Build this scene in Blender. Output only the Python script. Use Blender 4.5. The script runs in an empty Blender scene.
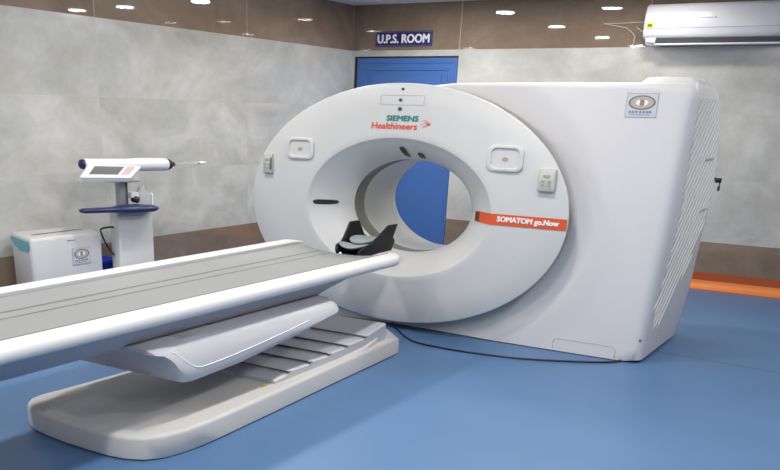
import bpy, bmesh, math, random
from mathutils import Vector, Matrix
random.seed(4)
sc = bpy.context.scene
COL = sc.collection
PI = math.pi

# ------------------------------------------------------------------ materials
def new_mat(name):
    m = bpy.data.materials.new(name); m.use_nodes = True
    return m, m.node_tree, m.node_tree.nodes['Principled BSDF']

def plain(name, col, rough=0.5, metal=0.0, noise=0.0, scale=30, coat=0.0, bump=0.0, spec=0.5):
    m, t, b = new_mat(name)
    b.inputs['Roughness'].default_value = rough
    b.inputs['Metallic'].default_value = metal
    b.inputs['Coat Weight'].default_value = coat
    b.inputs['Specular IOR Level'].default_value = spec
    tc = t.nodes.new('ShaderNodeTexCoord')
    n = t.nodes.new('ShaderNodeTexNoise'); n.inputs['Scale'].default_value = scale
    n.inputs['Detail'].default_value = 4
    t.links.new(tc.outputs['Object'], n.inputs['Vector'])
    mx = t.nodes.new('ShaderNodeMix'); mx.data_type = 'RGBA'
    mx.inputs[6].default_value = (*[c*(1-noise) for c in col], 1)
    mx.inputs[7].default_value = (*[min(1, c*(1+noise)) for c in col], 1)
    t.links.new(n.outputs['Fac'], mx.inputs[0])
    t.links.new(mx.outputs[2], b.inputs['Base Color'])
    if bump:
        bp = t.nodes.new('ShaderNodeBump'); bp.inputs['Strength'].default_value = bump
        bp.inputs['Distance'].default_value = 0.002
        t.links.new(n.outputs['Fac'], bp.inputs['Height']); t.links.new(bp.outputs[0], b.inputs['Normal'])
    return m

class NT:
    def __init__(s, t): s.t = t
    def n(s, kind, **kw):
        x = s.t.nodes.new(kind)
        for k, v in kw.items(): setattr(x, k, v)
        return x
    def put(s, sock, v):
        if hasattr(v, 'is_output'): s.t.links.new(v, sock)
        else: sock.default_value = v
    def m(s, op, a, b=0.0, c=0.0):
        x = s.n('ShaderNodeMath', operation=op)
        s.put(x.inputs[0], a); s.put(x.inputs[1], b); s.put(x.inputs[2], c)
        return x.outputs[0]
    def mix(s, f, a, b):
        x = s.n('ShaderNodeMix', data_type='RGBA')
        s.put(x.inputs[0], f); s.put(x.inputs[6], a); s.put(x.inputs[7], b)
        return x.outputs[2]
    def ramp(s, f, stops):
        x = s.n('ShaderNodeValToRGB'); r = x.color_ramp
        while len(r.elements) < len(stops): r.elements.new(0.5)
        for e, (p, c) in zip(r.elements, stops): e.position = p; e.color = c
        s.put(x.inputs[0], f); return x.outputs[0]

def wall_mat(name, axis, off, period):
    """large polished stone tiles: brown dado and frieze, grey marble between"""
    m, t, b = new_mat(name); N = NT(t)
    tc = N.n('ShaderNodeTexCoord'); sp = N.n('ShaderNodeSeparateXYZ')
    t.links.new(tc.outputs['Object'], sp.inputs[0])
    u = sp.outputs[axis]; z = sp.outputs[2]
    us = N.m('DIVIDE', N.m('SUBTRACT', u, off), period)
    zs = N.m('DIVIDE', N.m('SUBTRACT', z, 0.435), 0.565)
    iu = N.m('FLOOR', us); iz = N.m('FLOOR', zs)
    fu = N.m('SUBTRACT', us, iu); fz = N.m('SUBTRACT', zs, iz)
    du = N.m('MULTIPLY', N.m('MINIMUM', fu, N.m('SUBTRACT', 1.0, fu)), period)
    dz = N.m('MULTIPLY', N.m('MINIMUM', fz, N.m('SUBTRACT', 1.0, fz)), 0.565)
    # random number of each tile shifts its stone pattern
    wn = N.n('ShaderNodeTexWhiteNoise', noise_dimensions='2D')
    cb = N.n('ShaderNodeCombineXYZ'); N.put(cb.inputs[0], iu); N.put(cb.inputs[1], iz)
    t.links.new(cb.outputs[0], wn.inputs['Vector'])
    pos = N.n('ShaderNodeCombineXYZ')
    N.put(pos.inputs[0], N.m('MULTIPLY', u, 0.75)); N.put(pos.inputs[1], z)
    N.put(pos.inputs[2], N.m('MULTIPLY', wn.outputs['Value'], 9.0))
    n1 = N.n('ShaderNodeTexNoise'); n1.inputs['Scale'].default_value = 1.7
    n1.inputs['Detail'].default_value = 9; n1.inputs['Roughness'].default_value = 0.62; n1.inputs['Distortion'].default_value = 0.9
    t.links.new(pos.outputs[0], n1.inputs['Vector'])
    n2 = N.n('ShaderNodeTexNoise'); n2.inputs['Scale'].default_value = 9
    n2.inputs['Detail'].default_value = 8; n2.inputs['Roughness'].default_value = 0.7
    t.links.new(pos.outputs[0], n2.inputs['Vector'])
    n3 = N.n('ShaderNodeTexNoise'); n3.inputs['Scale'].default_value = 1.1
    n3.inputs['Detail'].default_value = 5; n3.inputs['Distortion'].default_value = 1.6
    t.links.new(pos.outputs[0], n3.inputs['Vector'])
    vein = N.m('SUBTRACT', 1.0, N.m('MINIMUM', 1.0, N.m('MULTIPLY', N.m('ABSOLUTE', N.m('SUBTRACT', n3.outputs['Fac'], 0.5)), 38.0)))
    f = N.m('ADD', N.m('MULTIPLY', n1.outputs['Fac'], 0.75), N.m('MULTIPLY', n2.outputs['Fac'], 0.25))
    grey = N.ramp(f, [(0.30, (0.37, 0.37, 0.34, 1)), (0.50, (0.495, 0.495, 0.468, 1)), (0.70, (0.65, 0.65, 0.625, 1))])
    grey = N.mix(N.m('MULTIPLY', vein, 0.06), grey, (0.66, 0.67, 0.66, 1))
    warm = N.m('MULTIPLY', N.m('GREATER_THAN', n3.outputs['Fac'], 0.56), 0.22)
    n4 = N.n('ShaderNodeTexNoise'); n4.inputs['Scale'].default_value = 2.3; n4.inputs['Detail'].default_value = 6
    t.links.new(pos.outputs[0], n4.inputs['Vector'])
    grey = N.mix(N.ramp(n4.outputs['Fac'], [(0.52, (0, 0, 0, 1)), (0.72, (0.5, 0.5, 0.5, 1))]), grey, (0.40, 0.365, 0.315, 1))
    brown = N.ramp(f, [(0.30, (0.19, 0.135, 0.096, 1)), (0.52, (0.245, 0.182, 0.134, 1)), (0.72, (0.31, 0.24, 0.18, 1))])
    brown = N.mix(N.m('MULTIPLY', vein, 0.04), brown, (0.45, 0.36, 0.28, 1))
    isg = N.m('MULTIPLY', N.m('GREATER_THAN', z, 0.435), N.m('LESS_THAN', z, 2.13))
    col = N.mix(isg, brown, grey)
    # joints: pale grout between brown tiles, a hairline between grey ones
    jv = N.m('MULTIPLY', N.m('LESS_THAN', du, 0.0045), N.m('GREATER_THAN', z, 0.435))
    jh = N.m('MULTIPLY', N.m('LESS_THAN', dz, 0.003), isg)
    col = N.mix(N.m('MULTIPLY', jv, N.m('SUBTRACT', 0.75, N.m('MULTIPLY', isg, 0.5))), col, (0.50, 0.46, 0.40, 1))
    col = N.mix(N.m('MULTIPLY', jh, 0.35), col, (0.50, 0.46, 0.36, 1))
    t.links.new(col, b.inputs['Base Color'])
    N.put(b.inputs['Roughness'], N.m('ADD', 0.025, N.m('MULTIPLY', isg, 0.10)))
    b.inputs['Specular IOR Level'].default_value = 0.5
    return m

M = {}
M['back_tile'] = wall_mat('back_wall_tiles', 0, -4.417, 1.9)
M['left_tile'] = wall_mat('left_wall_tiles', 1, 5.62, 1.96)
M['white'] = plain('gantry_white', (0.62, 0.62, 0.612), 0.38, noise=0.012, scale=2, spec=0.45)
M['white_body'] = plain('body_white', (0.70, 0.685, 0.685), 0.42, noise=0.012, scale=2, spec=0.45)
M['white_gloss'] = plain('rail_white', (0.70, 0.69, 0.67), 0.34, noise=0.01, scale=3)
M['lilac'] = plain('table_hull_grey', (0.49, 0.49, 0.515), 0.40, noise=0.015, scale=4)
M['under'] = plain('table_beam_grey', (0.44, 0.44, 0.47), 0.5, noise=0.02, scale=4)  # grey chosen to carry the shade beneath the cradle
M['base_white'] = plain('base_off_white', (0.57, 0.555, 0.53), 0.5, noise=0.03, scale=6)
M['plate'] = plain('cover_plate_grey', (0.49, 0.49, 0.515), 0.42, noise=0.015, scale=5)
M['mat_grey'] = plain('cradle_grey', (0.25, 0.258, 0.255), 0.5, noise=0.03, scale=9)
M['groove'] = plain('groove_grey', (0.13, 0.135, 0.135), 0.5)
M['recess'] = plain('grille_recess_grey', (0.50, 0.50, 0.50), 0.5)  # stands for the shade between the grille slats
M['seam'] = plain('seam_dark', (0.13, 0.13, 0.14), 0.6)
M['gap'] = plain('gap_olive', (0.22, 0.215, 0.18), 0.45, noise=0.05, scale=8)
M['tunnel'] = plain('tunnel_white', (0.60, 0.60, 0.58), 0.35, noise=0.01, scale=3)
M['black'] = plain('black_plastic', (0.018, 0.018, 0.02), 0.35, noise=0.1)
M['carbon'] = plain('carbon_black', (0.008, 0.008, 0.009), 0.55, noise=0.3, scale=90, bump=0.2, spec=0.25)
M['cushion'] = plain('cushion_grey', (0.26, 0.30, 0.31), 0.6, noise=0.05, scale=40, bump=0.2)
M['orange'] = plain('stripe_orange', (0.72, 0.10, 0.028), 0.35)
M['stripe_dark'] = plain('stripe_end_brown', (0.16, 0.035, 0.02), 0.4)
M['teal'] = plain('lettering_teal', (0.0, 0.20, 0.19), 0.5)
M['redtxt'] = plain('lettering_red_orange', (0.74, 0.10, 0.05), 0.5)
M['pale'] = plain('lettering_white', (0.88, 0.88, 0.86), 0.5)
M['panel'] = plain('control_panel_beige', (0.50, 0.50, 0.45), 0.4)
M['panel_key'] = plain('control_key_grey', (0.36, 0.36, 0.33), 0.5)
M['icon'] = plain('icon_red_grey', (0.44, 0.34, 0.33), 0.5)
M['dot'] = plain('indicator_dark', (0.07, 0.075, 0.10), 0.3)
M['line'] = plain('fine_line_grey', (0.50, 0.50, 0.51), 0.5)
M['sticker'] = plain('sticker_paper', (0.60, 0.61, 0.62), 0.45)
M['sticker_line'] = plain('sticker_border', (0.42, 0.47, 0.55), 0.5)
M['sticker_ring'] = plain('sticker_ring', (0.17, 0.18, 0.19), 0.5)
M['sticker_gold'] = plain('sticker_gold', (0.50, 0.45, 0.38), 0.5)
M['sticker_red'] = plain('sticker_red_brown', (0.36, 0.22, 0.17), 0.5)
M['sticker_blue'] = plain('sticker_blue', (0.20, 0.24, 0.42), 0.5)
M['door_blue'] = plain('door_paint_blue', (0.055, 0.150, 0.42), 0.42, noise=0.05, scale=3)
M['door_frame'] = plain('door_frame_blue', (0.052, 0.145, 0.40), 0.42, noise=0.05, scale=3)
M['jamb_dark'] = plain('jamb_shadow_gap_black', (0.015, 0.017, 0.02), 0.6)
M['navy'] = plain('sign_navy', (0.018, 0.016, 0.145), 0.35)
M['skirt'] = plain('skirting_orange', (0.80, 0.24, 0.045), 0.4, noise=0.04, scale=6)  # lighter copy: light on the upturned cove put into its colour
M['skirt_dark'] = plain('skirting_red_orange', (0.42, 0.085, 0.018), 0.4, noise=0.04, scale=6)  # darker copy: shade of the upright face put into its colour
M['ceiling'] = plain('ceiling_paint', (0.82, 0.78, 0.73), 0.7)
M['paint'] = plain('plain_wall_paint', (0.66, 0.66, 0.65), 0.6, noise=0.03)
M['ac_white'] = plain('ac_white', (0.70, 0.70, 0.735), 0.3, noise=0.01)
M['ac_dark'] = plain('ac_vent_dark', (0.03, 0.032, 0.035), 0.5)
M['ac_line'] = plain('ac_line_grey', (0.45, 0.46, 0.50), 0.5)
M['yellow'] = plain('sticker_yellow', (0.72, 0.72, 0.15), 0.5)
M['olive'] = plain('sticker_olive', (0.13, 0.17, 0.03), 0.5)
M['box_white'] = plain('appliance_white', (0.64, 0.635, 0.63), 0.38, noise=0.01)
M['teal_film'] = plain('teal_handle', (0.11, 0.42, 0.52), 0.35)
M['bin_blue'] = plain('bin_blue', (0.015, 0.045, 0.55), 0.35)
M['handle_navy'] = plain('handle_navy', (0.015, 0.02, 0.09), 0.35)
M['post_grey'] = plain('post_grey', (0.36, 0.37, 0.37), 0.4, metal=0.2)
M['screen'] = plain('screen_grey', (0.12, 0.125, 0.125), 0.25)
M['keypad'] = plain('keypad_pink', (0.62, 0.44, 0.42), 0.5)
M['barrel'] = plain('barrel_white', (0.75, 0.75, 0.78), 0.3)
M['wire'] = plain('wire_off_white', (0.66, 0.60, 0.52), 0.5)
M['warn'] = plain('warning_yellow', (0.62, 0.46, 0.05), 0.5)

def clear_mat():
    m, t, b = new_mat('clear_plastic')
    b.inputs['Base Color'].default_value = (0.9, 0.93, 0.93, 1)
    b.inputs['Roughness'].default_value = 0.12
    b.inputs['Transmission Weight'].default_value = 0.85
    b.inputs['IOR'].default_value = 1.2
    return m
M['clear'] = clear_mat()

def floor_mat():
    m, t, b = new_mat('blue_vinyl'); N = NT(t)
    tc = N.n('ShaderNodeTexCoord'); sp = N.n('ShaderNodeSeparateXYZ')
    t.links.new(tc.outputs['Object'], sp.inputs[0])
    n = N.n('ShaderNodeTexNoise'); n.inputs['Scale'].default_value = 1.3; n.inputs['Detail'].default_value = 6
    n2 = N.n('ShaderNodeTexNoise'); n2.inputs['Scale'].default_value = 120; n2.inputs['Detail'].default_value = 3
    for k in (n, n2): t.links.new(tc.outputs['Object'], k.inputs['Vector'])
    f = N.m('ADD', N.m('MULTIPLY', n.outputs['Fac'], 0.6), N.m('MULTIPLY', n2.outputs['Fac'], 0.4))
    c = N.ramp(f, [(0.35, (0.074, 0.163, 0.318, 1)), (0.65, (0.088, 0.190, 0.360, 1))])
    seam = N.m('LESS_THAN', N.m('ABSOLUTE', N.m('SUBTRACT', N.m('ADD', sp.outputs[1], N.m('MULTIPLY', sp.outputs[0], 0.107)), 6.414)), 0.007)
    c = N.mix(N.m('MULTIPLY', seam, 0.75), c, (0.02, 0.05, 0.11, 1))
    t.links.new(c, b.inputs['Base Color'])
    b.inputs['Roughness'].default_value = 0.42
    b.inputs['Specular IOR Level'].default_value = 0.35
    return m
M['floor'] = floor_mat()

def glow_mat(name, col, s):
    m, t, b = new_mat(name)
    b.inputs['Base Color'].default_value = (0.9, 0.9, 0.9, 1)
    b.inputs['Emission Color'].default_value = (*col, 1)
    b.inputs['Emission Strength'].default_value = s
    return m
M['lamp'] = glow_mat('lamp_diffuser', (1.0, 0.98, 0.94), 34)

# ------------------------------------------------------------------ object helpers
def link(name, me, mat, parent=None, smooth=True, bevel=0.0, seg=3, auto=None):
    o = bpy.data.objects.new(name, me); COL.objects.link(o)
    if mat is not None and not me.materials: me.materials.append(M[mat] if isinstance(mat, str) else mat)
    if smooth:
        for p in me.polygons: p.use_smooth = True
    if bevel:
        b = o.modifiers.new('bevel', 'BEVEL'); b.width = bevel; b.segments = seg; b.limit_method = 'ANGLE'; b.angle_limit = 0.6
        b.harden_normals = False
        w = o.modifiers.new('wn', 'WEIGHTED_NORMAL'); w.keep_sharp = True
    if parent is not None:
        o.parent = parent
        o.matrix_parent_inverse = Matrix.Translation(-parent.location)
    return o

def mesh(verts, faces, name='m'):
    me = bpy.data.meshes.new(name); me.from_pydata([tuple(v) for v in verts], [], faces)
    bm = bmesh.new(); bm.from_mesh(me); bmesh.ops.recalc_face_normals(bm, faces=bm.faces); bm.to_mesh(me); bm.free()
    return me

def box_me(x0, x1, y0, y1, z0, z1):
    v = [(x, y, z) for x in (x0, x1) for y in (y0, y1) for z in (z0, z1)]
    return mesh(v, [(0, 1, 3, 2), (4, 6, 7, 5), (0, 4, 5, 1), (2, 3, 7, 6), (0, 2, 6, 4), (1, 5, 7, 3)])

def box(name, mat, b, parent=None, bevel=0.0, seg=3):
    return link(name, box_me(*b), mat, parent, smooth=bool(bevel), bevel=bevel, seg=seg)

def boxes_me(lst):
    V, F = [], []
    for b in lst:
        x0, x1, y0, y1, z0, z1 = b; k = len(V)
        V += [(x, y, z) for x in (x0, x1) for y in (y0, y1) for z in (z0, z1)]
        F += [tuple(k+i for i in f) for f in [(0, 1, 3, 2), (4, 6, 7, 5), (0, 4, 5, 1), (2, 3, 7, 6), (0, 2, 6, 4), (1, 5, 7, 3)]]
    return mesh(V, F)

def loft(loops, closed=True, cap0=False, cap1=False):
    n = len(loops[0]); V = [p for l in loops for p in l]; F = []
    for i in range(len(loops)-1):
        for j in range(n if closed else n-1):
            a = i*n+j; b = i*n+(j+1) % n
            F.append((a, b, b+n, a+n))
    if cap0: F.append(tuple(range(n)))
    if cap1: F.append(tuple((len(loops)-1)*n+j for j in range(n)))
    return mesh(V, F)

def smooth_angle(o, deg=35):
    me = o.data
    bm = bmesh.new(); bm.from_mesh(me)
    for e in bm.edges:
        if len(e.link_faces) == 2 and e.calc_face_angle(0) > math.radians(deg): e.smooth = False
    bm.to_mesh(me); bm.free()
    return o

def tube_me(pts, r, n=8, caps=True):
    """tube along points; r a number or a list"""
    pts = [Vector(p) for p in pts]; L = []
    rs = r if isinstance(r, (list, tuple)) else [r]*len(pts)
    up = Vector((0, 0, 1))
    for i, p in enumerate(pts):
        d = (pts[min(i+1, len(pts)-1)] - pts[max(i-1, 0)]).normalized()
        u = up if abs(d.dot(up)) < 0.95 else Vector((1, 0, 0))
        a = d.cross(u).normalized(); b = d.cross(a).normalized()
        L.append([tuple(p + (a*math.cos(2*PI*k/n) + b*math.sin(2*PI*k/n))*rs[i]) for k in range(n)])
    return loft(L, True, caps, caps)

def spline(pts, n=8):
    P = [Vector(p) for p in pts]; out = []
    for i in range(len(P)-1):
        p0 = P[max(i-1, 0)]; p1 = P[i]; p2 = P[i+1]; p3 = P[min(i+2, len(P)-1)]
        for k in range(n):
            t = k/n
            out.append(0.5*((2*p1)+(p2-p0)*t+(2*p0-5*p1+4*p2-p3)*t*t+(3*p1-p0-3*p2+p3)*t**3))
    out.append(P[-1]); return out

def thing(name, label, cat, loc, group=None):
    o = bpy.data.objects.new(name, None); COL.objects.link(o); o.location = loc
    o.empty_display_size = 0.1
    return tag(o, label, cat, group)

def tag(o, label, cat, group=None):
    o['label'] = label; o['category'] = cat
    if group: o['group'] = group
    return o

def struct(o):
    o['kind'] = 'structure'; return o

def text_me(s, x0, x1, z0, z1, yfun, plane='XZ', offset=0.0, shear=0.0, bold=0.0):
    """lettering fitted into a rectangle; yfun(x,z) gives the surface it lies on"""
    cu = bpy.data.curves.new('t', 'FONT'); cu.body = s; cu.offset = offset; cu.shear = shear; cu.extrude = 0.0
    cu.resolution_u = 3
    ob = bpy.data.objects.new('t', cu)
    COL.objects.link(ob)
    dg = bpy.context.evaluated_depsgraph_get(); dg.update()
    me = bpy.data.meshes.new_from_object(ob.evaluated_get(dg))
    bpy.data.objects.remove(ob)
    xs = [v.co.x for v in me.vertices]; ys = [v.co.y for v in me.vertices]
    a0, a1, b0, b1 = min(xs), max(xs), min(ys), max(ys)
    for v in me.vertices:
        x = x0+(v.co.x-a0)/(a1-a0)*(x1-x0); z = z0+(v.co.y-b0)/(b1-b0)*(z1-z0)
        if plane == 'XZ': v.co = (x, yfun(x, z), z)
        else: v.co = (yfun(x, z), x, z)
    me.materials.clear()
    if bold:
        bm = bmesh.new(); bm.from_mesh(me); src = [v.co.copy() for v in me.vertices]; fs = [tuple(p.vertices) for p in me.polygons]
        for q, (ax, az) in enumerate(((1, 0), (-1, 0), (0.5, 0.5), (-0.5, -0.5), (0.5, -0.5), (-0.5, 0.5))):
            vs = [bm.verts.new((v.x+ax*bold, v.y-0.00006*(q+1), v.z+az*bold)) for v in src]
            for f in fs: bm.faces.new([vs[i] for i in f])
        bm.to_mesh(me); bm.free()
    return me

# ------------------------------------------------------------------ room
LX, RX, BY, FY, H = -5.70, 2.6, 9.54, -2.4, 2.575
struct(box('floor', 'floor', (LX-0.1, RX+0.1, FY-0.1, BY+0.1, -0.1, 0)))
struct(box('ceiling', 'ceiling', (LX-0.1, RX+0.1, FY-0.1, BY+0.1, H, H+0.1)))
struct(box('wall_left', 'left_tile', (LX-0.1, LX, FY, BY, 0, H)))
struct(box('wall_right', 'paint', (RX, RX+0.1, FY, BY, 0, H)))
struct(box('wall_front', 'paint', (LX, RX, FY-0.1, FY, 0, H)))
DX0, DX1, DZ = -5.67, -4.417, 2.067          # door opening
struct(link('wall_back', boxes_me([(DX1, RX, BY, BY+0.1, 0, H), (LX, DX1, BY, BY+0.1, DZ, H), (LX, DX0, BY, BY+0.1, 0, DZ)]), 'back_tile', smooth=False))

# skirting: upright band and a coved foot running out onto the floor
def skirting(name, x0, x1):
    prof = [(BY, 0.149), (BY-0.012, 0.149), (BY-0.013, 0.078)]
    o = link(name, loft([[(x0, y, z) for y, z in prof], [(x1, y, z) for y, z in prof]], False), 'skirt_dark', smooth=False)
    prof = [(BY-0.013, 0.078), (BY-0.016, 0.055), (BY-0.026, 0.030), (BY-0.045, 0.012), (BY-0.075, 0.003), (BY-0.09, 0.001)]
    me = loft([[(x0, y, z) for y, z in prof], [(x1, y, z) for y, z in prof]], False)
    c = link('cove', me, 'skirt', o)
    return struct(o)
skirting('baseboard_back', DX1+0.02, RX)
def skirting_l():
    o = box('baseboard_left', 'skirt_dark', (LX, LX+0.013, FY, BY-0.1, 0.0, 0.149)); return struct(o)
skirting_l()

# door
d = struct(link('door_1', boxes_me([(DX0+0.09, DX1-0.05, BY+0.004, BY+0.075, 0.01, DZ-0.065)]), 'door_blue', smooth=False))
fr = box('door_frame', 'door_frame', (DX0+0.03, DX0+0.09, BY-0.002, BY+0.09, 0, DZ-0.012), d, bevel=0.004)
fr = box('door_frame', 'door_frame', (DX1-0.05, DX1-0.006, BY-0.002, BY+0.09, 0, DZ-0.012), d, bevel=0.004)
fr = box('door_frame', 'door_frame', (DX0+0.09, DX1-0.05, BY-0.002, BY+0.09, DZ-0.065, DZ-0.012), d, bevel=0.004)
box('frame_gap', 'jamb_dark', (DX0, DX1, BY-0.003, BY+0.09, DZ-0.012, DZ+0.004), d)
box('frame_gap', 'jamb_dark', (DX0, DX0+0.03, BY-0.003, BY+0.09, 0, DZ-0.012), d)
def frame_rect(x0, x1, z0, z1, w, y0, y1):
    return [(x0, x1, y0, y1, z1-w, z1), (x0, x1, y0, y1, z0, z0+w), (x0, x0+w, y0, y1, z0+w, z1-w), (x1-w, x1, y0, y1, z0+w, z1-w)]
z0, z1 = 1.12, DZ-0.13
link('door_panel', boxes_me([(DX0+0.24, DX1-0.18, BY-0.008, BY+0.006, z0+0.04, z1-0.04)]+frame_rect(DX0+0.17, DX1-0.11, z0-0.02, z1+0.02, 0.022, BY-0.006, BY+0.006)), 'door_blue', d, smooth=False)

# sign
sg = link('door_sign', box_me(-5.415, -4.735, BY-0.012, BY, 2.168, 2.312), 'navy', smooth=False)
tag(sg, 'navy blue sign reading U.P.S. ROOM on the brown tiles above the blue door', 'sign')
link('sign_border', boxes_me(frame_rect(-5.408, -4.742, 2.175, 2.305, 0.003, BY-0.0135, BY-0.012)), 'sticker_blue', sg, smooth=False)
link('lettering', text_me('U.P.S. ROOM', -5.385, -4.765, 2.200, 2.282, lambda x, z: BY-0.0145, bold=0.0055), 'pale', sg, smooth=False)

# ------------------------------------------------------------------ ceiling downlights
def downlight(x, y, first=[None]):
    if first[0] is None:
        t = thing('ceiling_downlight', 'round white recessed downlight in the ceiling', 'ceiling light', (x, y, H), 'recessed downlights in the ceiling')
        n = 40
        def ring(r, z): return [(x+r*math.cos(2*PI*k/n), y+r*math.sin(2*PI*k/n), z) for k in range(n)]
        link('trim_ring', loft([ring(0.128, H), ring(0.126, H-0.008), ring(0.108, H-0.010), ring(0.104, H-0.004)]), 'ac_white', t)
        link('diffuser', mesh(ring(0.104, H-0.005), [tuple(range(n))]), 'lamp', t, smooth=False)
        first[0] = t; r = t
    else:
        r = first[0].copy(); COL.objects.link(r)
        for ch in list(first[0].children):
            if ch.type == 'LIGHT': continue
            c = ch.copy(); COL.objects.link(c); c.parent = r
        r.location = (x, y, H)
    return r
LIGHTS = [(-4.37, 8.52), (-3.16, 8.62), (-2.3, 8.7), (-4.38, 6.78), (-2.2, 6.8), (-4.32, 5.02), (-2.2, 5.0), (-0.2, 5.0), (-0.2, 7.2),
          (-4.3, 3.3), (-2.2, 3.3), (-0.2, 3.3), (-4.3, 1.5), (-2.2, 1.5), (-0.2, 1.5), (-4.3, -0.4), (-2.2, -0.4), (-0.2, -0.4)]
for i, (x, y) in enumerate(LIGHTS):
    downlight(x, y)
    L = bpy.data.lights.new('downlight_lamp', 'AREA'); L.shape = 'DISK'; L.size = 0.2
    L.energy = 17 if y < 4 else (15 if y < 8.6 or x < -4 else 9)
    L.color = (1.0, 0.965, 0.925)
    lo = bpy.data.objects.new('downlight_lamp', L); COL.objects.link(lo); lo.location = (x, y, H-0.02)

# ------------------------------------------------------------------ CT gantry
NA = 144
OC = (-3.174, 0.876); IC = (-3.181, 0.869)
#        half w, half h,   y,  centre blend (0 outer, 1 inner)
RP = [(1.16, 0.75, 6.17, 0), (1.19, 0.775, 6.16, 0), (1.215, 0.800, 6.12, 0), (1.235, 0.812, 6.08, 0), (1.255, 0.819, 6.03, 0), (1.269, 0.819, 5.995, 0),
      (1.272, 0.816, 5.988, 0), (1.262, 0.809, 5.984, 0), (1.05, 0.672, 5.980, 0.25), (0.90, 0.575, 5.977, 0.6), (0.80, 0.512, 5.975, 0.9),
      (0.748, 0.478, 5.974, 1), (0.741, 0.473, 5.976, 1), (0.733, 0.468, 5.984, 1), (0.712, 0.455, 5.998, 1), (0.672, 0.430, 6.024, 1), (0.625, 0.403, 6.06, 1),
      (0.580, 0.378, 6.10, 1), (0.545, 0.358, 6.145, 1), (0.517, 0.343, 6.19, 1), (0.499, 0.333, 6.225, 1), (0.490, 0.327, 6.25, 1)]
def oval(a, b, y, t, n=NA):
    cx = OC[0]+(IC[0]-OC[0])*t; cz = OC[1]+(IC[1]-OC[1])*t
    return [(cx+a*math.cos(2*PI*k/n), y, cz+b*math.sin(2*PI*k/n)) for k in range(n)]
def face_y(x, z):
    """y of the ring's front surface at (x, z)"""
    def at(s):
        i = min(int(s), len(RP)-2); f = s-i
        return [RP[i][k]*(1-f)+RP[i+1][k]*f for k in range(4)]
    def val(s):
        a, b, y, t = at(s); cx = OC[0]+(IC[0]-OC[0])*t; cz = OC[1]+(IC[1]-OC[1])*t
        return ((x-cx)/a)**2+((z-cz)/b)**2-1
    lo, hi = 6.0, len(RP)-1.001
    for _ in range(40):
        mid = (lo+hi)/2
        if val(mid) < 0: lo = mid
        else: hi = mid
    return at(lo)[2]

G = thing('ct_scanner', 'large white CT scanner gantry with round bore and orange stripe', 'medical scanner', (-2.7, 6.6, 0))
fo = smooth_angle(link('front_ring', loft([oval(*p) for p in RP]), 'white', G), 40)
link('bore_gap', loft([oval(0.490, 0.327, 6.251, 1), oval(0.502, 0.337, 6.255, 1), oval(0.502, 0.337, 6.395, 1), oval(0.490, 0.327, 6.40, 1)]), 'gap', G)
link('rear_tunnel', loft([oval(0.490, 0.327, 6.40, 1), oval(0.488, 0.328, 6.55, 1), oval(0.466, 0.333, 6.80, 1), oval(0.468, 0.336, 6.84, 1), oval(0.49, 0.345, 6.9, 1), oval(0.55, 0.37, 7.02, 1), oval(0.64, 0.42, 7.15, 1), oval(0.74, 0.47, 7.24, 1)]), 'tunnel', G)

# body: outline seen from the front, star-shaped about the ring's centre
def outline_poly():
    P = []
    def arc(cx, cz, r, a0, a1, n=8):
        for k in range(n+1):
            a = math.radians(a0+(a1-a0)*k/n); P.append((cx+r*math.cos(a), cz+r*math.sin(a)))
    P.append((-1.338, 0.006))
    P.append((-1.300, 0.8))
    arc(-1.315, 1.668, 0.045, 0, 90)
    P.append((-2.85, 1.706))
    for k in range(0, 61):
        a = math.radians(90+130*k/60)
        P.append((OC[0]+1.18*math.cos(a), OC[1]+0.80*math.sin(a)))
    P.append((-4.05, 0.006))
    return P
POLY = outline_poly()
def ray_out(a):
    dx, dz = math.cos(a), math.sin(a); best = None
    for i in range(len(POLY)):
        (x0, z0), (x1, z1) = POLY[i], POLY[(i+1) % len(POLY)]
        x0 -= OC[0]; x1 -= OC[0]; z0 -= OC[1]; z1 -= OC[1]
        ex, ez = x1-x0, z1-z0; den = dx*ez-dz*ex
        if abs(den) < 1e-9: continue
        t = (x0*ez-z0*ex)/den; s = (x0*dz-z0*dx)/den
        if t > 0 and -1e-6 <= s <= 1+1e-6 and (best is None or t > best): best = t
    return best
ANG = [2*PI*k/220 for k in range(220)]
for (cx, cz) in ((-1.338, 0.02), (-4.05, 0.02), (-1.28, 1.69), (-1.272, 1.675), (-1.30, 1.702), (-1.300, 0.8)):
    a = math.atan2(cz-OC[1], cx-OC[0]) % (2*PI)
    k = min(range(len(ANG)), key=lambda i: abs(ANG[i]-a)); ANG[k] = a
ANG.sort()
OUT = [(OC[0]+ray_out(a)*math.cos(a), OC[1]+ray_out(a)*math.sin(a)) for a in ANG]
ZR = [(0.0, 7.16), (0.041, 7.20), (0.151, 7.34), (0.337, 7.385), (0.53, 7.375), (0.87, 7.39), (1.042, 7.40), (1.182, 7.345), (1.319, 7.25), (1.514, 7.06), (1.652, 6.873), (1.72, 6.80)]
def rear_y(z):
    for (z0, y0), (z1, y1) in zip(ZR, ZR[1:]):
        if z <= z1: return y0+(y1-y0)*max(0, (z-z0))/(z1-z0)
    return ZR[-1][1]
def ov(a, s=1.0, ax=1.23, az=0.805):
    r = 1/math.sqrt((math.cos(a)/ax)**2+(math.sin(a)/az)**2)*s
    return (OC[0]+r*math.cos(a), OC[1]+r*math.sin(a))
loops = []
def inset(p, d):      # pull only the right hand edge and the top inwards
    x, z = p
    w = max(0, min(1, (x+2.4)/0.9))
    return (x-d*w, z-(0.25*d if z > 1.6 else 0))
front = [inset(p, 0.075) for p in OUT]
def blend(k, f):
    a = ANG[k]; i = ov(a, 1.005); o_ = front[k]
    return (i[0]+(o_[0]-i[0])*f, i[1]+(o_[1]-i[1])*f)
FRONT_Y = 6.10
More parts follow.
